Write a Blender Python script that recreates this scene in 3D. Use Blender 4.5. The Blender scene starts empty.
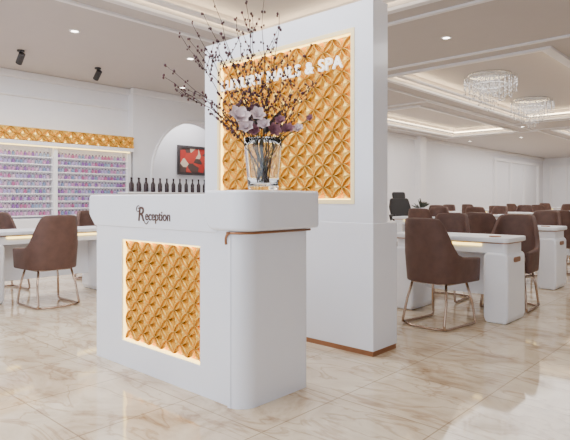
import bpy, bmesh, math, random
from mathutils import Vector, Matrix
random.seed(7)
S=bpy.context.scene
COL=S.collection
pi=math.pi
# ---------------------------------------------------------------- materials
def newmat(name):
    m=bpy.data.materials.new(name); m.use_nodes=True
    nt=m.node_tree; b=nt.nodes['Principled BSDF']; return m,nt,b
def mat(name,col,rough=0.5,metal=0.0,emis=None,es=0.0,var=0.04,scale=6,bump=0.0,bscale=60,coat=0.0):
    m,nt,b=newmat(name)
    tc=nt.nodes.new('ShaderNodeTexCoord')
    n=nt.nodes.new('ShaderNodeTexNoise'); n.inputs['Scale'].default_value=scale
    nt.links.new(tc.outputs['Object'],n.inputs['Vector'])
    r=nt.nodes.new('ShaderNodeValToRGB')
    c0=[max(0,c*(1-var)) for c in col]+[1]; c1=[min(1,c*(1+var)) for c in col]+[1]
    r.color_ramp.elements[0].color=c0; r.color_ramp.elements[1].color=c1
    r.color_ramp.elements[0].position=.3; r.color_ramp.elements[1].position=.7
    nt.links.new(n.outputs['Fac'],r.inputs['Fac']); nt.links.new(r.outputs['Color'],b.inputs['Base Color'])
    b.inputs['Roughness'].default_value=rough; b.inputs['Metallic'].default_value=metal
    b.inputs['Coat Weight'].default_value=coat
    if emis:
        b.inputs['Emission Color'].default_value=(*emis,1); b.inputs['Emission Strength'].default_value=es
    if bump:
        n2=nt.nodes.new('ShaderNodeTexNoise'); n2.inputs['Scale'].default_value=bscale
        nt.links.new(tc.outputs['Object'],n2.inputs['Vector'])
        bp=nt.nodes.new('ShaderNodeBump'); bp.inputs['Strength'].default_value=bump; bp.inputs['Distance'].default_value=.01
        nt.links.new(n2.outputs['Fac'],bp.inputs['Height']); nt.links.new(bp.outputs['Normal'],b.inputs['Normal'])
    return m
M_wall=mat('wall_paint',(.84,.84,.88),.6,var=.01)
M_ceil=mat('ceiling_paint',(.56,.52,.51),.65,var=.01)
M_trimw=mat('white_trim',(.87,.86,.88),.45,var=.01)
M_white=mat('white_lacquer',(.86,.90,1.0),.22,var=.01,coat=.2)
M_tab=mat('table_white',(.86,.88,.94),.3,var=.01)
M_gold=mat('gold_relief',(.92,.60,.13),.27,.62,var=.06,scale=9)
M_goldf=mat('cream_gold_frame',(.9,.74,.42),.4,.2,emis=(1,.78,.36),es=.4)
M_copper=mat('copper_trim',(.36,.18,.10),.3,.8)
M_logo=mat('brown_letter',(.08,.035,.025),.4,.2)
M_dark=mat('dark_groove',(.05,.04,.04),.5)
M_led=mat('warm_led',(1,.8,.4),.5,emis=(1,.72,.2),es=4.5)
M_ledc=mat('cove_led',(1,.9,.7),.5,emis=(1,.80,.5),es=14)
M_brown=mat('brown_upholstery',(.105,.052,.040),.6,var=.15,scale=12,bump=.2,bscale=250)
M_bronze=mat('bronze_metal',(.45,.33,.25),.25,.9)
M_black=mat('black_leather',(.015,.013,.014),.55)
M_chrome=mat('chrome',(.6,.6,.6),.2,1)
M_letter=mat('letter_white',(.98,.97,.94),.3,emis=(1,.97,.9),es=1.1)  # emission added so the letters stay legible against the gold
M_branch=mat('branch_bark',(.028,.014,.016),.7,var=.3)
M_berry=mat('dark_red_buds',(.06,.013,.024),.45,var=.4,scale=30)
M_petal=mat('pale_pink_petal',(.76,.64,.67),.6,var=.14,scale=20)
M_petal2=mat('dusky_mauve_petal',(.26,.12,.16),.6,var=.2,scale=20)
M_leaf=mat('burgundy_leaf',(.05,.035,.035),.5,var=.3,scale=20)
M_stem=mat('green_stem',(.08,.08,.04),.6,var=.3)
M_bulb=mat('downlight_glow',(1,1,1),.5,emis=(1,.93,.82),es=12)
M_shelfback=mat('shelf_back_glow',(.82,.78,.82),.5,emis=(1,.92,.95),es=.25)  # faint emission added to brighten the panel behind the bottles
def glassmat(name,col,rough=.03,ior=1.3):
    m,nt,b=newmat(name); b.inputs['Base Color'].default_value=(*col,1)
    b.inputs['Transmission Weight'].default_value=1; b.inputs['Roughness'].default_value=rough; b.inputs['IOR'].default_value=ior
    return m
M_glass=glassmat('clear_glass',(.93,.96,.98),.01,1.42)
M_crystal=mat('crystal',(.46,.45,.45),.12,.3,var=.5,scale=40)
# marble floor
def floor_mat():
    m,nt,b=newmat('beige_marble_tiles'); N=nt.nodes.new; L=nt.links.new
    tc=N('ShaderNodeTexCoord')
    mp=N('ShaderNodeMapping'); mp.inputs['Rotation'].default_value=(0,0,0.5); mp.inputs['Scale'].default_value=(1,1.5,1); L(tc.outputs['Object'],mp.inputs['Vector'])
    n1=N('ShaderNodeTexNoise'); n1.inputs['Scale'].default_value=1.7; n1.inputs['Detail'].default_value=9; n1.inputs['Roughness'].default_value=.6; n1.inputs['Distortion'].default_value=1.2
    L(mp.outputs['Vector'],n1.inputs['Vector'])
    br=N('ShaderNodeTexBrick'); br.offset=0; br.inputs['Scale'].default_value=1
    br.inputs['Brick Width'].default_value=.6; br.inputs['Row Height'].default_value=.6
    br.inputs['Mortar Size'].default_value=.004; br.inputs['Mortar Smooth'].default_value=.2
    br.inputs['Color1'].default_value=(1,1,1,1); br.inputs['Color2'].default_value=(.91,.90,.88,1); br.inputs['Mortar'].default_value=(.52,.46,.39,1)
    L(tc.outputs['Object'],br.inputs['Vector'])
    r1=N('ShaderNodeValToRGB'); e=r1.color_ramp.elements
    e[0].position=.3; e[0].color=(.40,.275,.165,1); e[1].position=.66; e[1].color=(.85,.75,.59,1)
    x=e.new(.46); x.color=(.68,.56,.41,1)
    L(n1.outputs['Fac'],r1.inputs['Fac'])
    n2=N('ShaderNodeTexNoise'); n2.inputs['Scale'].default_value=2.6; n2.inputs['Detail'].default_value=10; n2.inputs['Distortion'].default_value=1.0
    mp2=N('ShaderNodeMapping'); mp2.inputs['Scale'].default_value=(.6,1.8,1); mp2.inputs['Rotation'].default_value=(0,0,-.6); L(tc.outputs['Object'],mp2.inputs['Vector']); L(mp2.outputs['Vector'],n2.inputs['Vector'])
    r2=N('ShaderNodeValToRGB'); e=r2.color_ramp.elements
    e[0].position=.47; e[0].color=(1,1,1,1); e[1].position=.53; e[1].color=(1,1,1,1)
    x=e.new(.5); x.color=(.55,.41,.29,1)
    L(n2.outputs['Fac'],r2.inputs['Fac'])
    mx=N('ShaderNodeMix'); mx.data_type='RGBA'; mx.blend_type='MULTIPLY'; mx.inputs[0].default_value=.55
    L(r1.outputs['Color'],mx.inputs[6]); L(r2.outputs['Color'],mx.inputs[7])
    mx2=N('ShaderNodeMix'); mx2.data_type='RGBA'; mx2.blend_type='MULTIPLY'; mx2.inputs[0].default_value=.85
    L(mx.outputs[2],mx2.inputs[6]); L(br.outputs['Color'],mx2.inputs[7])
    L(mx2.outputs[2],b.inputs['Base Color']); b.inputs['Roughness'].default_value=.05
    return m
M_floor=floor_mat()
# ---------------------------------------------------------------- mesh builder
class MB:
    def __init__(s): s.v=[]; s.f=[]
    def add(s,v,f):
        o=len(s.v); s.v+= [tuple(p) for p in v]; s.f+=[tuple(i+o for i in q) for q in f]; return s
    def box(s,x0,x1,y0,y1,z0,z1):
        return s.add([(x0,y0,z0),(x1,y0,z0),(x1,y1,z0),(x0,y1,z0),(x0,y0,z1),(x1,y0,z1),(x1,y1,z1),(x0,y1,z1)],
          [(0,3,2,1),(4,5,6,7),(0,1,5,4),(1,2,6,5),(2,3,7,6),(3,0,4,7)])
    def prism(s,pts,z0,z1,s0=1.0):
        n=len(pts)
        cx=sum(p[0] for p in pts)/n; cy=sum(p[1] for p in pts)/n
        v=[(cx+(x-cx)*s0,cy+(y-cy)*s0,z0) for x,y in pts]+[(x,y,z1) for x,y in pts]
        f=[tuple(range(n-1,-1,-1)),tuple(range(n,2*n))]+[(i,(i+1)%n,n+(i+1)%n,n+i) for i in range(n)]
        return s.add(v,f)
    def prism_y(s,pts,y0,y1):   # outline in x,z
        n=len(pts); v=[(x,y0,z) for x,z in pts]+[(x,y1,z) for x,z in pts]
        f=[tuple(range(n)),tuple(range(2*n-1,n-1,-1))]+[(i,n+i,n+(i+1)%n,(i+1)%n) for i in range(n)]
        return s.add(v,f)
    def tube(s,pts,r,n=8,r1=None,closed=False):
        P=[Vector(p) for p in pts]; m=len(P); V=[]; F=[]
        up=None
        for i,p in enumerate(P):
            if closed: t=(P[(i+1)%m]-P[i-1])
            else: t=(P[min(i+1,m-1)]-P[max(i-1,0)])
            t.normalize()
            if up is None:
                a=Vector((0,0,1)) if abs(t.z)<.9 else Vector((1,0,0)); up=(a-t*a.dot(t)).normalized()
            else:
                up=(up-t*up.dot(t)).normalized()
            sd=t.cross(up); rr=r if r1 is None else r+(r1-r)*i/(m-1)
            for k in range(n):
                a=2*pi*k/n; V.append(p+(up*math.cos(a)+sd*math.sin(a))*rr)
        for i in range(m if closed else m-1):
            j=(i+1)%m
            for k in range(n):
                F.append((i*n+k,i*n+(k+1)%n,j*n+(k+1)%n,j*n+k))
        if not closed:
            F.append(tuple(range(n-1,-1,-1))); F.append(tuple((m-1)*n+k for k in range(n)))
        return s.add(V,F)
    def lathe(s,prof,n=24,c=(0,0,0),cap=True):
        V=[];F=[]
        for r,z in prof:
            for k in range(n):
                a=2*pi*k/n; V.append((c[0]+r*math.cos(a),c[1]+r*math.sin(a),c[2]+z))
        for i in range(len(prof)-1):
            for k in range(n):
                F.append((i*n+k,i*n+(k+1)%n,(i+1)*n+(k+1)%n,(i+1)*n+k))
        if cap:
            F.append(tuple(range(n-1,-1,-1))); F.append(tuple((len(prof)-1)*n+k for k in range(n)))
        return s.add(V,F)
    def ball(s,c,r,n=6,m=4,sz=1.0):
        prof=[(max(1e-4,r*math.sin(pi*i/m)),-r*sz*math.cos(pi*i/m)) for i in range(m+1)]
        return s.lathe(prof,n,c,cap=False)
    def obj(s,name,m,parent=None,bevel=0,smooth=False,seg=3,loc=None,recalc=True,vround=None):
        me=bpy.data.meshes.new(name); me.from_pydata(s.v,[],s.f); me.update()
        if recalc:
            bm=bmesh.new(); bm.from_mesh(me); bmesh.ops.recalc_face_normals(bm,faces=bm.faces)
            if vround:
                ex,ey,off=vround
                es=[e for e in bm.edges if all(abs(v.co.x-ex)<1e-3 and abs(v.co.y-ey)<1e-3 for v in e.verts)]
                bmesh.ops.bevel(bm,geom=es,offset=off,segments=9,profile=.5,affect='EDGES')
            bm.to_mesh(me); bm.free()
        if m: me.materials.append(m)
        ob=bpy.data.objects.new(name,me); COL.objects.link(ob)
        if smooth: me.polygons.foreach_set('use_smooth',[True]*len(me.polygons))
        if bevel:
            b=ob.modifiers.new('bevel','BEVEL'); b.width=bevel; b.segments=seg; b.limit_method='ANGLE'; b.angle_limit=math.radians(40)
            me.polygons.foreach_set('use_smooth',[True]*len(me.polygons))
            w=ob.modifiers.new('wn','WEIGHTED_NORMAL'); w.keep_sharp=True
        if parent: ob.parent=parent
        if loc: ob.location=loc
        return ob
def rpoly(pts,n=6):
    out=[]; m=len(pts)
    for i,(x,y,r) in enumerate(pts):
        if r<=0: out.append((x,y)); continue
        p=Vector((x,y)); a=Vector(pts[i-1][:2])-p; b=Vector(pts[(i+1)%m][:2])-p
        a.normalize(); b.normalize(); ang=a.angle(b); t=r/math.tan(ang/2)
        c=p+(a+b).normalized()*(r/math.sin(ang/2)); s=p+a*t; e=p+b*t
        a0=math.atan2(s.y-c.y,s.x-c.x); a1=math.atan2(e.y-c.y,e.x-c.x)
        d=(a1-a0+pi)%(2*pi)-pi
        for k in range(n+1):
            q=a0+d*k/n; out.append((c.x+r*math.cos(q),c.y+r*math.sin(q)))
    return out
def rrect(x0,x1,y0,y1,r,n=6): return rpoly([(x0,y0,r),(x1,y0,r),(x1,y1,r),(x0,y1,r)],n)
def thing(name,label,cat,loc=(0,0,0),rz=0,group=None):
    e=bpy.data.objects.new(name,None); e.empty_display_size=.1; e.location=loc; e.rotation_euler=(0,0,rz); COL.objects.link(e)
    e['label']=label; e['category']=cat
    if group: e['group']=group
    return e
def tag(o,label,cat,group=None):
    o['label']=label; o['category']=cat
    if group: o['group']=group
    return o
def struct(o): o['kind']='structure'; return o
def copy_thing(root,loc,rz,sc=None):
    r=root.copy(); COL.objects.link(r); r.location=loc; r.rotation_euler=(0,0,rz)
    def rec(a,b):
        for c in a.children:
            k=c.copy(); COL.objects.link(k); k.parent=b; rec(c,k)
    rec(root,r); return r
def text(name,s,size,ext,m,bold=0.0,shear=0,parent=None,sp=1.0):
    cu=bpy.data.curves.new(name,'FONT'); cu.body=s; cu.size=size; cu.extrude=ext; cu.offset=bold; cu.shear=shear
    cu.align_x='LEFT'; cu.space_character=sp
    o=bpy.data.objects.new(name+'_c',cu); COL.objects.link(o)
    dg=bpy.context.evaluated_depsgraph_get(); dg.update()
    me=bpy.data.meshes.new_from_object(o.evaluated_get(dg)); me.materials.clear(); me.materials.append(m)
    bpy.data.objects.remove(o)
    x0=min(v.co.x for v in me.vertices)
    for v in me.vertices: v.co.x-=x0
    ob=bpy.data.objects.new(name,me); COL.objects.link(ob)
    if parent: ob.parent=parent
    return ob
def width(o): return max(v.co.x for v in o.data.vertices)-min(v.co.x for v in o.data.vertices)
# ---------------------------------------------------------------- room
CH=3.2
XL=-9.22; XA=-9.04; YE=29.6; YS=-5.0; XR=4.5
struct(MB().box(-10.6,XR+.2,YS,YE+.2,-.1,0).obj('floor',M_floor))
trays=[(-5.1,-1.2,-2.0,5.15),(-5.0,-2.4,8.0,15.0),(-8.0,-6.0,11.0,17.0),(-5.0,-2.4,17.5,26)]
TZ=.20
def intray(x,y): return any(a<x<b and c<y<d for a,b,c,d in trays)
xs=sorted(set([-10.6,XR+.2]+[t[0] for t in trays]+[t[1] for t in trays]))
ys=sorted(set([YS,YE+.2]+[t[2] for t in trays]+[t[3] for t in trays]))
cm=MB()
for i in range(len(xs)-1):
    for j in range(len(ys)-1):
        xm=(xs[i]+xs[i+1])/2; ym=(ys[j]+ys[j+1])/2
        z=CH+TZ if intray(xm,ym) else CH
        cm.add([(xs[i],ys[j],z),(xs[i],ys[j+1],z),(xs[i+1],ys[j+1],z),(xs[i+1],ys[j],z)],[(0,1,2,3)])
for a,b,c,d in trays:
    z0,z1=CH,CH+TZ
    cm.add([(a,c,z0),(b,c,z0),(b,d,z0),(a,d,z0),(a,c,z1),(b,c,z1),(b,d,z1),(a,d,z1)],[(0,4,5,1),(1,5,6,2),(2,6,7,3),(3,7,4,0)])
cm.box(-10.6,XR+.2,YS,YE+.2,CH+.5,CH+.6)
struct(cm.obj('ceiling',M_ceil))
tn=0
def ring(a,b,c,d,w,z0,z1,m):
    global tn
    tn+=1
    k=MB(); k.box(a-w,b+w,c-w,c,z0,z1); k.box(a-w,b+w,d,d+w,z0,z1); k.box(a-w,a,c,d,z0,z1); k.box(b,b+w,c,d,z0,z1)
    return struct(k.obj('trim_%d'%tn,m))
for t in trays:
    a,b,c,d=t
    ring(a,b,c,d,.09,CH-.035,CH,M_trimw)
    ring(a-.42,b+.42,c-.42,d+.42,.06,CH-.025,CH,M_trimw)
    ring(a+.14,b-.14,c+.14,d-.14,.1,CH+.04,CH+.07,M_trimw)
    ring(a+.03,b-.03,c+.03,d-.03,.02,CH+.075,CH+.11,M_ledc)
# walls
struct(MB().box(XL-.2,XL,YS,5.6,0,CH).obj('wall_left',M_wall))
AC=7.12; rad=1.08; spz=1.62
k=MB()
def slabx(x0,x1,poly):
    n=len(poly); v=[(x0,y,z) for y,z in poly]+[(x1,y,z) for y,z in poly]
    k.add(v,[tuple(range(n)),tuple(range(2*n-1,n-1,-1))]+[(i,n+i,n+(i+1)%n,(i+1)%n) for i in range(n)])
slabx(XA-.25,XA,[(5.6,0),(AC-rad,0),(AC-rad,CH),(5.6,CH)])
slabx(XA-.25,XA,[(AC+rad,0),(YE,0),(YE,CH),(AC+rad,CH)])
for q in range(24):
    y0=AC-rad*math.cos(pi*q/24); y1=AC-rad*math.cos(pi*(q+1)/24)
    z0=spz+rad*math.sin(pi*q/24); z1=spz+rad*math.sin(pi*(q+1)/24)
    slabx(XA-.25,XA,[(y0,z0),(y1,z1),(y1,CH),(y0,CH)])
struct(k.obj('wall_arch',M_wall))
struct(MB().box(-10.4,-10.2,5.4,10.2,0,CH).box(-10.4,XA-.25,5.2,5.4,0,CH).box(-10.4,XA-.25,10.0,10.2,0,CH).obj('wall_alcove',M_wall))
struct(MB().box(-9.3,XR,YE,YE+.2,0,CH).obj('wall_back',M_wall))
struct(MB().box(XR,XR+.2,YS,YE,0,CH).obj('wall_right',M_wall))
tn+=1
struct(MB().box(XL,XL+.08,YS,5.6,CH-.12,CH).box(XL,XL+.04,YS,5.6,CH-.42,CH-.38).obj('trim_%d'%tn,M_trimw,bevel=.02))
tn+=1
struct(MB().box(XA,XA+.08,5.55,YE,CH-.12,CH).obj('trim_%d'%tn,M_trimw,bevel=.02))
struct(MB().box(XA,XA+.02,AC+rad+.1,YE,0,.12).obj('baseboard_left',M_trimw))
struct(MB().box(XA,XR,YE-.02,YE,0,.12).obj('baseboard_back',M_trimw))
k=MB()
pts=[(XA+.01,AC-(rad+.03)*math.cos(pi*q/24),spz+(rad+.03)*math.sin(pi*q/24)) for q in range(25)]
k.tube([(XA+.01,AC-rad-.03,0)]+pts+[(XA+.01,AC+rad+.03,0)],.025,8); tn+=1
struct(k.obj('trim_%d'%tn,M_trimw,smooth=True))
k=MB().box(XA,XA+.22,16.3,16.7,0,CH)
for y in (23.0,24.8,26.6,28.6): k.box(XA,XA+.10,y,y+.2,0,2.75)
k.box(XA,XA+.10,23.0,28.8,2.75,2.87)
tn+=1; struct(k.obj('trim_%d'%tn,M_trimw))
k=MB()
for q in range(6): k.box(-8.7+q*.75,-8.62+q*.75,YE-.08,YE,0,2.7)
k.box(-8.7,-4.8,YE-.08,YE,2.7,2.8)
tn+=1; struct(k.obj('trim_%d'%tn,M_trimw))
# ---------------------------------------------------------------- gold relief : interlocking circles with raised rims, ridged petals, faceted stars
def relief(x0,x1,z0,z1,nx,nz,y,dp,n=7,st=.15):
    W=(x1-x0)/nx/2; H=(z1-z0)/nz/2; k=MB()
    prof=[(1.0,-.5),(1.0,.75),(.74,.75),(.66,-.25),(0,.45),(-.66,-.25),(-.74,.75),(-1.0,.75),(-1.0,-.5)]
    m_=len(prof)
    for cj in range(nz):
        for ci in range(nx):
            cx=x0+W*(2*ci+1); cz=z0+H*(2*cj+1)
            def P(u,v,h): return (cx+u*W,y-dp*h,cz+v*H)
            for su,sv in ((1,1),(-1,1),(-1,-1),(1,-1)):
                V=[];F=[]
                for i in range(n+1):
                    a=pi/2*i/n; l=(math.sin(a),1-math.cos(a)); m=((l[0]+l[1])/2,)*2
                    e=(l[0]-m[0],l[1]-m[1])
                    for g,h in prof: V.append(P(su*(m[0]+e[0]*g),sv*(m[1]+e[1]*g),h))
                for i in range(n):
                    for j in range(m_-1):
                        a=i*m_+j; q=(a,a+1,a+m_+1,a+m_); F.append(q if su*sv>0 else q[::-1])
                k.add(V,F)
            for ax in range(4):
                c,s=[(1,0),(0,1),(-1,0),(0,-1)][ax]
                def R(u,v): return (u*c-v*s,u*s+v*c)
                arc=[(math.sin(pi/2*i/n),1-math.cos(pi/2*i/n)) for i in range(n+1)]
                up=[P(*R(u,v),-.4) for u,v in arc]; dn=[P(*R(u,-v),-.4) for u,v in arc]
                V=[P(*R(1,0),st)]+up+dn; F=[]
                for i in range(n):
                    F.append((0,2+i,1+i)); F.append((0,1+n+1+i,1+n+2+i))
                k.add(V,F)
    return k
# ---------------------------------------------------------------- reception desk
dx0,dx1,dy0,dy1=-3.55,-2.04,1.91,2.43
D=thing('reception_desk','white lacquered reception desk with gold relief front panel','reception desk',(-2.8,2.17,0))
def L(k): k.v=[(x+2.8,y-2.17,z) for x,y,z in k.v]; return k
px0,px1,pz0,pz1=-3.217,-2.396,.167,.835
L(MB().box(dx0,dx1-.1,dy0+.06,dy1,0.0,.93)).obj('cabinet_body',M_white,D,bevel=.004)
k=MB()
k.box(dx0,px0,dy0,dy0+.06,.0,.935).box(px1,-2.15,dy0,dy0+.06,.0,.935).box(px0,px1,dy0,dy0+.06,.0,pz0).box(px0,px1,dy0,dy0+.06,pz1,.935)
L(k).obj('front_panel',M_white,D)
w=.009
L(MB().box(px0+w,px1-w,dy0+.052,dy0+.059,pz0+w,pz1-w)).obj('gold_backing',M_gold,D)
L(relief(px0+.010,px1-.010,pz0+.010,pz1-.010,6,5,dy0+.034,.020)).obj('gold_relief_panel',M_gold,D,recalc=False)
k=MB().box(px0,px0+w,dy0+.012,dy0+.05,pz0,pz1).box(px1-w,px1,dy0+.012,dy0+.05,pz0,pz1).box(px0+w,px1-w,dy0+.012,dy0+.05,pz0,pz0+w).box(px0+w,px1-w,dy0+.012,dy0+.05,pz1-w,pz1)
L(k).obj('led_strip',M_led,D)
k=MB().prism_y(rpoly([(dx0-.02,.915,.015),(-2.25,.915,0),(-2.25,1.128,0),(dx0-.10,1.128,.025),(dx0-.10,.99,.05)]),dy0-.006,dy1+.02)
L(k).obj('countertop',M_white,D,bevel=.008)
fy=dy0-.034; bx=dx1+.045
k=MB().prism_y(rpoly([(-2.325,.932,.085),(bx,.932,0),(bx,1.147,0),(-2.325,1.147,.02)],8),fy,dy1+.05)
L(k).obj('raised_counter_block',M_white,D,bevel=.018,seg=4,vround=(bx+2.8,fy-2.17,.12))
py=dy0-.014
k=MB().prism(rpoly([(-2.145,py,.02),(dx1,py,.11),(dx1,dy1,.03),(-2.145,dy1,.02)],10),0,.93)
L(k).obj('corner_pillar',M_white,D,bevel=.014)
path=[(dx1+.012,dy1,.922),(dx1+.012,dy0+.1,.922)]
for q in range(9):
    a=-pi/2*q/8; path.append((dx1-.1+.112*math.cos(a),py+.1+.112*math.sin(a),.922))
path.append((-2.115,py-.010,.922))
for q in range(1,7):
    a=pi/2*q/6; path.append((-2.115-.042*math.sin(a),py-.010+.004*q/6,.880+.042*math.cos(a)))
path.append((-2.157,py-.004,.86))
L(MB().tube(path,.007,8)).obj('copper_trim',M_copper,D,smooth=True)
L(MB().box(-2.158,-2.148,dy0-.002,dy0+.01,0,.89)).obj('shade_line',M_copper,D)  # copper-coloured strip drawn in for the shading line along the pillar edge
g=text('lettering','eception',.085,.002,M_logo,bold=.0008,parent=D)
g.scale=(.262/width(g),1,1); g.rotation_euler=(pi/2,0,0); g.location=(-2.93+2.8,dy0-.008-2.17,.968)
g=text('ornate_initial','R',.13,.002,M_logo,bold=.001,shear=.15,parent=D)
g.scale=(.072/width(g),1,1); g.rotation_euler=(pi/2,0,0); g.location=(-3.01+2.8,dy0-.008-2.17,.962)
sp=[]
for q in range(26):
    t=q/25*2.2*pi; r=.026*(1-q/34)
    sp.append((-3.01+r*math.cos(t+1.2),dy0-.008,1.035+r*math.sin(t+1.2)*.9))
L(MB().tube(sp,.0028,6)).obj('initial_flourish',M_logo,D,smooth=True)
sp=[(-2.945+.05*q/10,dy0-.008,.962-.018*math.sin(q/10*pi)) for q in range(11)]
L(MB().tube(sp,.003,6)).obj('initial_tail',M_logo,D,smooth=True)
# ---------------------------------------------------------------- partition tower
tx0,tx1,ty0=-3.924,-2.088,3.186
T=thing('feature_partition','tall white partition with backlit gold relief and raised sign letters','partition',(-3,3.3,0))
def L(k): k.v=[(x+3,y-3.3,z) for x,y,z in k.v]; return k
L(MB().box(tx0,tx1+.004,ty0-.004,3.50,.035,.93)).obj('base_cabinet',M_white,T,bevel=.004)
L(MB().box(tx0,tx1,ty0+.0,3.49,0,.035)).obj('copper_plinth',M_copper,T)
qx0,qx1,qz0,qz1=-3.745,-2.245,1.065,2.33
L(MB().box(tx0,tx1,ty0+.07,3.375,.93,2.507)).obj('partition_body',M_white,T)
k=MB().box(tx0,qx0,ty0,ty0+.07,.93,2.507).box(qx1,tx1,ty0,ty0+.07,.93,2.507).box(qx0,qx1,ty0,ty0+.07,.93,qz0).box(qx0,qx1,ty0,ty0+.07,qz1,2.507)
L(k).obj('front_frame',M_white,T)
w=.03
k=MB().box(qx0,qx0+w,ty0-.006,ty0+.06,qz0,qz1).box(qx1-w,qx1,ty0-.006,ty0+.06,qz0,qz1).box(qx0+w,qx1-w,ty0-.006,ty0+.06,qz0,qz0+w).box(qx0+w,qx1-w,ty0-.006,ty0+.06,qz1-w,qz1)
L(k).obj('glowing_border',M_goldf,T)
k=MB()
a,b,c,d=qx0+w,qx1-w,qz0+w,qz1-w; e=.008
k.box(a,a+e,ty0+.015,ty0+.06,c,d).box(b-e,b,ty0+.015,ty0+.06,c,d).box(a+e,b-e,ty0+.015,ty0+.06,c,c+e).box(a+e,b-e,ty0+.015,ty0+.06,d-e,d)
L(k).obj('led_strip',M_led,T)
L(MB().box(a+e,b-e,ty0+.062,ty0+.069,c+e,d-e)).obj('gold_backing',M_gold,T)
L(relief(a+e,b-e,c+e,d-e,8,7,ty0+.040,.027)).obj('gold_relief_panel',M_gold,T,recalc=False)
g=text('sign_lettering','LUXURY NAILS & SPA',.125,.008,M_letter,bold=.0018,parent=T,sp=1.1)
g.scale=(1.34/width(g),1,1); g.rotation_euler=(pi/2,0,0); g.location=(-3.68+3,ty0-.012-3.3,2.06)
# ---------------------------------------------------------------- vase + flowers
VX,VY,VZ=-2.19,2.205,1.1475
k=MB()
def vr(z): return .086+.028*z/.30
out=[(.0005,0.0),(.082,0.0)]+[(vr(z),z) for z in (.01,.08,.16,.24,.30)]
inn=[(vr(z)-.007,z) for z in (.30,.24,.16,.08,.03)]+[(.0005,.03)]
k.lathe(out+inn,32,cap=False)
tag(k.obj('glass_vase',M_glass,smooth=True,loc=(VX,VY,VZ)),'clear tapered glass vase holding branches on the reception desk','vase')
A=thing('flower_arrangement','tall dark budded branches with pale magnolia blooms in glass vase','flower arrangement',(VX,VY,VZ+.032))
Rv=Vector((.7373,.6756,0)); Fv=Vector((-.6756,.7373,0))
tg=[(-.57,.70,.05),(-.55,.60,-.1),(-.44,.97,.1),(-.40,.80,-.12),(-.30,1.13,0),(-.18,1.02,.15),(-.24,.86,-.05),(-.06,.95,-.1),(.0,1.12,.05),(.06,.88,.1),(.27,.78,-.05),(.25,.60,.12),(-.38,.56,.12),(-.12,.74,.2),(.33,.66,.08),(-.48,.86,.02),(.14,.70,-.15),(-.10,1.14,-.05),(-.33,.96,-.08),(.10,.98,-.02)]
for i,(lx,hz,dp) in enumerate(tg):
    a=random.uniform(0,2*pi); st=Vector((.035*math.cos(a),.035*math.sin(a),0.0))
    end=Rv*lx+Fv*dp+Vector((0,0,hz))
    mid=Vector((0,0,.32))+ (Rv*lx+Fv*dp)*.14
    pts=[];N=16
    for q in range(N+1):
        t=q/N; p=st*(1-t)**2+mid*2*t*(1-t)+end*t*t
        if q>6: p+=Vector((random.uniform(-1,1),random.uniform(-1,1),random.uniform(-1,1)))*.010
        pts.append(p)
    k=MB().tube(pts,.0036,6,r1=.0015)
    bm_=MB()
    for q in range(7,N+1):
        for _ in range(2):
            p=pts[q]+Vector((random.uniform(-1,1),random.uniform(-1,1),random.uniform(-1,1)))*.011
            bm_.ball(p,random.uniform(.0045,.008),6,4,1.3)
    for s_ in range(5):
        q=random.randint(7,N-3); d=(pts[q+1]-pts[q]).normalized()
        side=(Rv*random.choice([-1,1])*random.uniform(.4,1)+Fv*random.uniform(-1,1)+d*.8).normalized()
        ln=random.uniform(.07,.17)
        tp=[pts[q]+side*ln*t+Vector((0,0,.03*t*t)) for t in (0,.25,.5,.75,1)]
        k.tube(tp,.002,5,r1=.0012)
        for p in tp[1:]:
            bm_.ball(p+Vector((random.uniform(-1,1),random.uniform(-1,1),random.uniform(-1,1)))*.006,random.uniform(.0045,.0075),6,4,1.3)
    br=k.obj('branch',M_branch,A,smooth=True)
    bb=bm_.obj('buds',M_berry,br,smooth=True); bb['kind']='stuff'
def petal(k,c,ax,up,ln,wd,cup):
    s=up.cross(ax).normalized(); V=[];F=[];n=6;m=4
    for i in range(n+1):
        t=i/n; w=wd*math.sin(pi*min(1,.12+.88*t))**.7
        for j in range(m+1):
            u=(j/m*2-1)
            p=c+ax*(ln*t)+up*(cup*math.sin(t*pi*.6)*ln*.7+ .25*u*u*wd)+s*(w*u)
            V.append(p)
    for i in range(n):
        for j in range(m):
            a=i*(m+1)+j; F.append((a,a+1,a+m+2,a+m+1))
    k.add(V,F)
fl=[(-.135,.36,-.12,.080,0),(-.09,.31,-.13,.055,0),(-.03,.38,-.12,.055,0),(.01,.32,-.12,.050,0),(.06,.30,-.10,.05,1),(.20,.31,-.05,.040,0),(-.06,.43,.05,.045,1),(.14,.30,-.08,.05,1),(.27,.38,-.02,.028,1),(.10,.35,-.08,.042,1),(-.04,.30,-.10,.045,1)]
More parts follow.
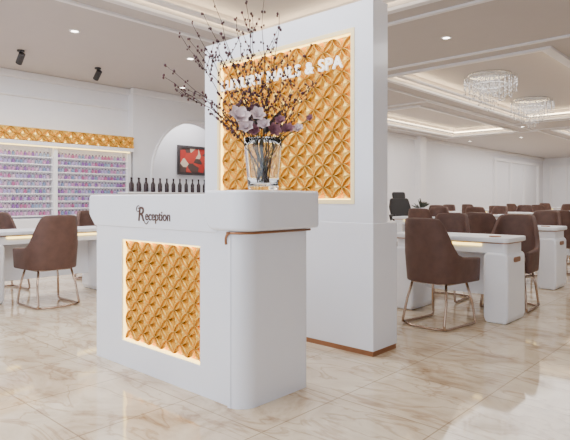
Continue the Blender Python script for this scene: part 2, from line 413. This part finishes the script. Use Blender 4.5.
for lx,hz,dp,sz,kind in fl:
    c=Rv*lx+Fv*dp+Vector((0,0,hz)); n=(Rv*random.uniform(-.5,.5)-Fv*1.0+Vector((0,0,random.uniform(.2,.9)))).normalized()
    a=n.orthogonal().normalized(); b=n.cross(a)
    k=MB()
    for lay,(cnt,tilt,sc) in enumerate([(6,.35,1),(5,.9,.75)]):
        for q in range(cnt):
            th=2*pi*(q+.5*lay)/cnt+random.uniform(-.1,.1)
            ax=((a*math.cos(th)+b*math.sin(th))+n*tilt).normalized()
            up=(n-ax*n.dot(ax)).normalized()
            petal(k,c,ax,up,sz*sc,sz*.38*sc,.35)
    k.ball(c+n*.01,.008)
    fo=k.obj('bloom',M_petal2 if kind else M_petal,A,smooth=True)
    st=[Vector((random.uniform(-.03,.03),random.uniform(-.03,.03),0)),Vector((0,0,.27))+ (Rv*lx+Fv*dp)*.2,c]
    cu=[st[0]*(1-t)**2+st[1]*2*t*(1-t)+st[2]*t*t for t in [q/8 for q in range(9)]]
    MB().tube(cu,.003,6).obj('stem',M_stem,A,smooth=True)
for q in range(12):
    th=random.uniform(0,2*pi); el=random.uniform(.1,.9); c=Vector((0,0,random.uniform(.29,.36)))+Vector((math.cos(th),math.sin(th),0))*.05
    ax=Vector((math.cos(th)*math.cos(el),math.sin(th)*math.cos(el),math.sin(el))); up=Vector((0,0,1)); up=(up-ax*up.dot(ax)).normalized()
    k=MB(); petal(k,c,ax,up,random.uniform(.08,.13),.022,.1); k.obj('leaf',M_leaf,A,smooth=True)
# ---------------------------------------------------------------- chair prototype (faces +Y)
def make_chair(loc,rz,label):
    C=thing('salon_chair',label,'chair',loc,rz)
    V=[];F=[];NA=30;NB=8
    for i in range(NA+1):
        th=math.radians(-100+200*i/NA); t=abs(th)/math.radians(100)
        q=min(1,max(0,(t-.38)/.42)); q=q*q*(3-2*q)
        zt=.94-.30*q-.05*t*t
        for j in range(NB+1):
            z=.385+(zt-.385)*j/NB; s=(z-.385)/.565
            e=.72
            cx=math.copysign(abs(math.sin(th))**e,math.sin(th)); cy=math.copysign(abs(math.cos(th))**e,math.cos(th))
            a=.235+.015*math.sin(min(1,s*1.3)*pi/2)
            x=cx*a*(1-.22*max(0,s-.45)); y=-cy*.225-.07*s*max(0,math.cos(th))
            if t>.72: y+= (t-.72)*.62
            V.append((x,y,z))
    for i in range(NA):
        for j in range(NB):
            a=i*(NB+1)+j; F.append((a,a+1,a+NB+2,a+NB+1))
    o=MB().add(V,F).obj('backrest',M_brown,C,smooth=True)
    m=o.modifiers.new('s','SOLIDIFY'); m.thickness=.045; m.offset=0
    m=o.modifiers.new('b','BEVEL'); m.width=.015; m.segments=2; m.limit_method='ANGLE'; m.angle_limit=math.radians(50)
    MB().prism(rpoly([(-.22,-.20,.10),(.22,-.20,.10),(.235,.28,.10),(-.235,.28,.10)],6),.40,.50,s0=.93).obj('seat',M_brown,C,bevel=.03,seg=4)
    MB().prism(rrect(-.19,.19,-.18,.2,.06),.37,.402).obj('seat_pan',M_bronze,C)
    for sx in (-1,1):
        x=sx*.2
        p=[(x*.85,.15,.385),(x,.19,.22),(x*1.08,.22,.05),(x*1.09,.215,.022),(x*1.09,.19,.013),(x*1.09,0,.013),(x*1.09,-.2,.013),(x*1.08,-.235,.022),(x*1.05,-.235,.05),(x,-.19,.22),(x*.85,-.15,.385)]
        MB().tube(p,.0115,8).obj('leg_frame',M_bronze,C,smooth=True)
    MB().tube([(-.218,-.21,.013),(-.1,-.27,.013),(.1,-.27,.013),(.218,-.21,.013)],.0115,8).obj('cross_bar',M_bronze,C,smooth=True)
    C['group']='upholstered salon chairs'
    return C
LC='brown upholstered tub chair on bronze sled base at a manicure table'
c0=make_chair((-2.22,4.44,0),math.radians(-8),LC)
# ---------------------------------------------------------------- manicure table prototype
def make_table(loc,rz,Lh=.58):
    C=thing('manicure_table','white manicure table with rounded panel legs and warm light strip','table',loc,rz,'white manicure tables')
    H=.22
    MB().prism(rrect(-Lh,Lh,-H-.02,H+.02,.05),.715,.76).obj('tabletop',M_tab,C,bevel=.012)
    MB().prism(rrect(-Lh+.03,Lh-.03,-H+.02,H-.02,.04),.615,.712).obj('apron',M_tab,C,bevel=.006)
    MB().prism(rrect(-Lh+.02,Lh-.02,-H+.015,H-.015,.04),.705,.718).obj('copper_trim',M_copper,C)
    for sx in (-1,1):
        a,b=(Lh-.23,Lh-.01) if sx>0 else (-Lh+.01,-Lh+.23)
        pts=rpoly([(a+.02,0,.03),(b-.02,0,.03),(b,.05,.03),(b,.625,.05),(a,.625,.05),(a,.05,.03)],5)
        MB().prism_y(pts,-H,H).obj('leg',M_tab,C,bevel=.025)
    ex=Lh-.006
    k=MB().prism(rrect(-.022,.022,-.08,.08,.021),0,.008); k.v=[(ex-.006+z,y,.56+x) for x,y,z in k.v]; k.obj('copper_inset',M_copper,C)
    MB().box(-Lh+.2,Lh-.2,.05,.08,.2,.63).obj('modesty_panel',M_tab,C,bevel=.005)
    MB().box(-Lh+.25,Lh-.25,-H+.006,-H+.018,.68,.70).obj('led_strip',M_led,C)
    MB().lathe([(.05,0),(.055,.004),(.05,.01),(.02,.008)],20,(Lh-.16,-H+.1,.76)).obj('dust_vent',M_copper,C)
    return C
t0=make_table((-2.31,4.98,0),0)
def tb(x,y,rz=0): return copy_thing(t0,(x,y,0),rz)
def ch(x,y,d=0,j=4): 
    r={0:0,1:pi/2,2:pi,3:-pi/2}[d]
    return copy_thing(c0,(x,y,0),r+math.radians(random.uniform(-j,j)))
ch(-2.02,5.58,2); ch(-2.75,5.60,2); ch(-3.5,5.35,3)
for y in (7.2,9.4,11.6,14.0,16.6,19.5):
    x=-2.55 if y<8 else -2.5
    tb(x,y); ch(x-.05+random.uniform(-.15,.15),y-.6,0,14); ch(x+.1,y+.64,2,14)
for x in (-5.0,-7.2):
    for y in (9.4,11.9,14.4,17.2,20.2,24):
        if x<-7 and y<13: continue
        tb(x,y); ch(x+random.uniform(-.2,.35),y-.64,0,18)
        if y<15: ch(x+random.uniform(-.3,.3),y+.66,2,18)
tl=make_table((-6.2,2.72,0),pi/2,.76)
copy_thing(tl,(-6.2,4.75,0),pi/2)
copy_thing(tl,(-6.2,.6,0),pi/2)
ch(-5.64,2.49,1,3); ch(-5.6,1.60,1); ch(-6.9,2.5,3); ch(-6.92,3.75,3); ch(-6.85,1.2,3); ch(-5.6,4.6,1); ch(-6.85,4.6,3); ch(-6.85,5.3,3)
# ---------------------------------------------------------------- polish display
sy0,sy1=1.2,5.5
U=thing('polish_display_shelf','white wall display shelving with gold crown and nail polish bottles','display shelf',(XL,3.3,0))
def L(k): k.v=[(x-XL,y-3.3,z) for x,y,z in k.v]; return k
L(MB().box(XL+.005,XL+.03,sy0,sy1,.8,2.0)).obj('back_panel',M_shelfback,U)
L(MB().box(XL+.005,XL+.36,sy0,sy1,0,.78)).obj('base_cabinet',M_trimw,U,bevel=.01)
divs=[1.2,2.75,4.1,5.5]
for y in divs: L(MB().box(XL+.03,XL+.22,y-.035,y+.035,.78,2.0)).obj('divider',M_trimw,U)
NS=9; SP=.122
zs=[.83+SP*i for i in range(NS)]
for z in zs: L(MB().box(XL+.03,XL+.18,sy0+.03,sy1-.03,z-.018,z)).obj('shelf',M_trimw,U)
L(MB().box(XL+.005,XL+.30,sy0-.05,sy1+.05,1.98,2.04)).obj('crown_base',M_trimw,U)
k=relief(sy0-.05,sy1+.05,2.05,2.25,22,1,0,.025,n=4)
k.v=[(XL+.285-y,x,z) for x,y,z in k.v]; L(k).obj('gold_crown',M_gold,U)
L(MB().box(XL+.005,XL+.27,sy0-.05,sy1+.05,2.04,2.26)).obj('crown_core',M_gold,U)
L(MB().box(XL+.2,XL+.24,sy0,sy1,1.965,1.98)).obj('led_strip',M_led,U)
cols=[(.26,.12,.36),(.52,.24,.44),(.40,.33,.58),(.20,.26,.42),(.58,.40,.52),(.42,.12,.26),(.30,.36,.50)]
M_cap=mat('bottle_cap',(.16,.12,.18),.4)
protos=[]
for i,c in enumerate(cols):
    m1=mat('polish_%s'%'abcdefg'[i],c,.25)
    k=MB().lathe([(.023,0),(.026,.004),(.026,.054),(.015,.060)],8)
    n0=len(k.f)
    k2=MB().add(k.v,k.f).lathe([(.015,.060),(.012,.084)],6)
    me=bpy.data.meshes.new('polish_bottle'); me.from_pydata(k2.v,[],k2.f)
    me.materials.append(m1); me.materials.append(M_cap)
    for pi_,p in enumerate(me.polygons): p.material_index=1 if pi_>=n0 else 0
    protos.append(me)
cnt=0; rest=MB()
bl=['purple','pink','lilac','slate blue','pale mauve','plum','grey blue']
for s_i,z in enumerate(zs):
    y=5.43
    while y>sy0+.1:
        if all(abs(y-d)>.065 for d in divs):
            if y>3.3 and cnt<300:
                i=random.choice([0,1,2,4,2,1,0,5,3,6]); o=bpy.data.objects.new('polish_bottle',protos[i]); COL.objects.link(o)
                o.location=(XL+.14,y,z+.0005); tag(o,'small %s nail polish bottle with dark cap on display shelf'%bl[i],'nail polish bottle','nail polish bottles on the wall shelves'); cnt+=1
            else:
                rest.lathe([(.024,0),(.024,.050),(.013,.056),(.010,.080)],6,(XL+.14,y,z+.0005))
        y-=.062
def mixmat():
    m,nt,b=newmat('polish_mix'); tc=nt.nodes.new('ShaderNodeTexCoord'); v=nt.nodes.new('ShaderNodeTexWhiteNoise')
    sn=nt.nodes.new('ShaderNodeVectorMath'); sn.operation='SNAP'; sn.inputs[1].default_value=(1,.062,SP)
    nt.links.new(tc.outputs['Object'],sn.inputs[0]); nt.links.new(sn.outputs[0],v.inputs['Vector'])
    r=nt.nodes.new('ShaderNodeValToRGB'); r.color_ramp.interpolation='CONSTANT'; e=r.color_ramp.elements
    e[0].color=(*cols[0],1); e[1].position=.8; e[1].color=(*cols[4],1)
    for q,c in ((.2,cols[1]),(.4,cols[2]),(.6,cols[5])): x=e.new(q); x.color=(*c,1)
    nt.links.new(v.outputs['Value'],r.inputs['Fac']); nt.links.new(r.outputs['Color'],b.inputs['Base Color']); b.inputs['Roughness'].default_value=.3
    return m
o=rest.obj('polish_bottle_stock',mixmat()); tag(o,'rows of small purple nail polish bottles on shelves','nail polish bottles'); o['kind']='stuff'
# ---------------------------------------------------------------- counter with dark bottles, artwork
o=MB().box(-8.98,-8.68,5.30,8.6,0,1.20).box(-9.0,-8.66,5.25,8.65,1.20,1.23).obj('partition_counter',M_trimw,bevel=.01)
tag(o,'tall narrow white counter beside the arched opening','counter')
k=MB().lathe([(.034,0),(.037,.015),(.037,.15),(.014,.20),(.014,.25),(.018,.255),(.016,.27)],12)
b0=k.obj('dark_bottle',mat('dark_bottle_glass',(.035,.02,.025),.25),smooth=True,loc=(-8.78,5.40,1.2305))
tag(b0,'dark glass bottle standing on white counter','bottle','dark bottles on the counter')
for q in range(1,40):
    b=b0.copy(); COL.objects.link(b); b.location=(-8.78-(.10 if q%2 else 0),5.40+.078*q,1.2305)
P=thing('framed_picture','abstract red and cream picture in dark frame on wall','framed picture',(-10.18,8.0,2.0))
k=MB().box(0,.04,-.55,.55,.28,.34).box(0,.04,-.55,.55,-.34,-.28).box(0,.04,-.55,-.49,-.28,.28).box(0,.04,.49,.55,-.28,.28); k.obj('frame',M_dark,P)
def art():
    m,nt,b=newmat('abstract_art'); v=nt.nodes.new('ShaderNodeTexVoronoi'); v.inputs['Scale'].default_value=6
    tc=nt.nodes.new('ShaderNodeTexCoord'); nt.links.new(tc.outputs['Object'],v.inputs['Vector'])
    r=nt.nodes.new('ShaderNodeValToRGB'); r.color_ramp.interpolation='CONSTANT'; e=r.color_ramp.elements
    e[0].color=(.5,.04,.03,1); e[1].position=.55; e[1].color=(.75,.62,.45,1); x=e.new(.7); x.color=(.1,.06,.05,1); x=e.new(.25); x.color=(.55,.06,.04,1)
    s=nt.nodes.new('ShaderNodeSeparateColor'); nt.links.new(v.outputs['Color'],s.inputs[0]); nt.links.new(s.outputs[0],r.inputs['Fac']); nt.links.new(r.outputs['Color'],b.inputs['Base Color']); return m
MB().box(0.005,.02,-.49,.49,-.28,.28).obj('canvas',art(),P)
# ---------------------------------------------------------------- chandeliers
def chandelier(x,y):
    z=CH+TZ
    C=thing('crystal_chandelier','round tiered crystal chandelier mounted under ceiling tray','chandelier',(x,y,z),0,'crystal chandeliers')
    MB().lathe([(.36,-.03),(.38,-.02),(.38,0)],32).obj('canopy',M_chrome,C,smooth=True)
    for r,zz in ((.44,-.14),(.30,-.26),(.16,-.36)):
        MB().tube([(r*math.cos(a*pi/16),r*math.sin(a*pi/16),zz+.06) for a in range(32)],.009,6,closed=True).obj('ring',M_chrome,C,smooth=True)
    k=MB()
    for r,zt,ln,n in ((.45,-.03,.26,32),(.36,-.03,.34,26),(.27,-.03,.42,20),(.17,-.03,.48,14),(.08,-.03,.54,8)):
        for q in range(n):
            a=2*pi*q/n+r*7+random.uniform(-.06,.06); l=ln+random.uniform(-.10,.07); rr=r*random.uniform(.92,1.06)
            xx,yy=rr*math.cos(a),rr*math.sin(a)
            k.tube([(xx,yy,zt),(xx,yy,zt-l)],.002,4)
            for f in (.45,.72,1.0):
                k.lathe([(.001,-.045),(.012,-.02),(.001,0)],5,(xx,yy,zt-l*f),cap=False)
    o=k.obj('crystal_strands',M_crystal,C); o['kind']='stuff'
    return C
cc=chandelier(-3.95,9.9); copy_thing(cc,(-4.22,13.0,CH+TZ),0); copy_thing(cc,(-4.1,20,CH+TZ),0)
# ---------------------------------------------------------------- spot lights and downlights
def spot(x,y):
    C=thing('ceiling_spotlight','small black adjustable spotlight on ceiling aimed at shelves','spotlight',(x,y,CH),0,'black ceiling spotlights')
    MB().lathe([(.05,-.02),(.05,0)],16).obj('mount',M_black,C)
    MB().tube([(0,0,-.01),(0,0,-.09)],.01,8).obj('stem',M_black,C)
    MB().tube([(.05,0,-.06),(-.07,0,-.17)],.045,14).obj('lamp_head',M_black,C,smooth=False)
    return C
s0=spot(-7.9,3.1); copy_thing(s0,(-8.05,4.35,CH),0)
D0=thing('recessed_downlight','round recessed ceiling downlight with white trim ring','downlight',(-6.5,3.2,CH),0,'recessed ceiling downlights')
MB().lathe([(.045,-.006),(.065,-.008),(.07,0),(.045,0)],20,cap=False).obj('trim_ring',M_trimw,D0)
MB().lathe([(.001,-.004),(.045,-.004)],20,cap=False).obj('lens',M_bulb,D0)
for x,y in [(-6.5,5.0),(-8.3,6.2),(-6.5,7.2),(-8.0,8.5),(-6.2,9.2),(-5.6,7.0),(-3.2,6.6),(-1.6,9),(-1.7,11),(-8.5,14),(-5.5,16.2),(-3.7,16.3),(-8.3,19),(-6.5,19),(-1.6,6.6)]:
    copy_thing(D0,(x,y,CH),0)
# ---------------------------------------------------------------- black office chair, plant
O=thing('office_chair','black leather high-back office chair on wheeled base','office chair',(-6.45,11.2,0),math.radians(-125))
MB().prism(rrect(-.25,.25,-.24,.30,.1),.45,.55).obj('seat',M_black,O,bevel=.03)
k=MB().prism_y(rpoly([(-.22,.58,.06),(.22,.58,.06),(.27,.9,.1),(.22,1.12,.06),(-.22,1.12,.06),(-.27,.9,.1)],5),-.05,.05); k.v=[(x,y-.22-(z-.58)*.25,z) for x,y,z in k.v]; k.obj('backrest',M_black,O,bevel=.025)
k=MB().prism_y(rrect(-.16,.16,1.10,1.27,.05),-.04,.04); k.v=[(x,y-.22-(z-.58)*.25,z) for x,y,z in k.v]; k.obj('headrest',M_black,O,bevel=.02)
for sx in (-1,1): MB().tube([(sx*.26,-.22,.6),(sx*.31,-.18,.72),(sx*.31,.12,.73),(sx*.28,.17,.52)],.022,8).obj('armrest',M_black,O,smooth=True)
MB().tube([(0,0,.45),(0,0,.1)],.03,10).obj('post',M_chrome,O)
for q in range(5):
    a=2*pi*q/5; MB().tube([(0,0,.11),(.3*math.cos(a),.3*math.sin(a),.07)],.02,8).ball((.3*math.cos(a),.3*math.sin(a),.032),.03,8,6).obj('wheel_arm',M_chrome,O,smooth=True)
G=thing('potted_plant','small leafy plant in white pot on manicure table','potted plant',(-5.1,9.42,.762))
MB().lathe([(.05,0),(.08,.17),(.07,.17)],16).obj('pot',M_white,G,smooth=True)
k=MB(); 
for q in range(34):
    th=random.uniform(0,2*pi); el=random.uniform(.3,1.5); ax=Vector((math.cos(th)*math.cos(el),math.sin(th)*math.cos(el),math.sin(el))); up=ax.orthogonal().normalized()
    petal(k,Vector((0,0,.16)),ax,up,random.uniform(.12,.22),.028,.1)
k.obj('foliage',mat('dark_green_leaf',(.05,.06,.04),.5),G,smooth=True)
# ---------------------------------------------------------------- lighting
w=bpy.data.worlds.new('world'); S.world=w; w.use_nodes=True
w.node_tree.nodes['Background'].inputs[0].default_value=(.80,.88,1,1); w.node_tree.nodes['Background'].inputs[1].default_value=3.2
def area(x,y,z,sx,sy,e,c=(1,.97,.95),rot=(0,0,0)):
    l=bpy.data.lights.new('area_light','AREA'); l.shape='RECTANGLE'; l.size=sx; l.size_y=sy; l.energy=e; l.color=c
    o=bpy.data.objects.new('area_light',l); o.location=(x,y,z); o.rotation_euler=rot; COL.objects.link(o); return o
area(-3.2,1.2,CH+.1,2.6,4.5,165,(.98,.98,1))
area(-3.7,11.5,CH+.1,2.0,5.5,140)
area(-7.0,14,CH+.1,1.4,5,120)
area(-3.7,21.5,CH+.1,2,7,170)
area(-7.4,23,CH-.05,1.2,10,180)
area(-7.2,3.0,CH-.05,1.2,4.5,160,(1,.98,.98))
area(-1,6.6,CH-.05,3,1,60)
area(-9.7,7.2,CH-.1,.6,2,35)
# ---------------------------------------------------------------- camera
cd=bpy.data.cameras.new('camera'); cd.sensor_width=36; cd.lens=540/570*36; cd.shift_y=-0.0368; cd.clip_end=200
co=bpy.data.objects.new('camera',cd); COL.objects.link(co); co.location=(0,0,1.10); co.rotation_euler=(pi/2,0,math.radians(42.5))
S.camera=co
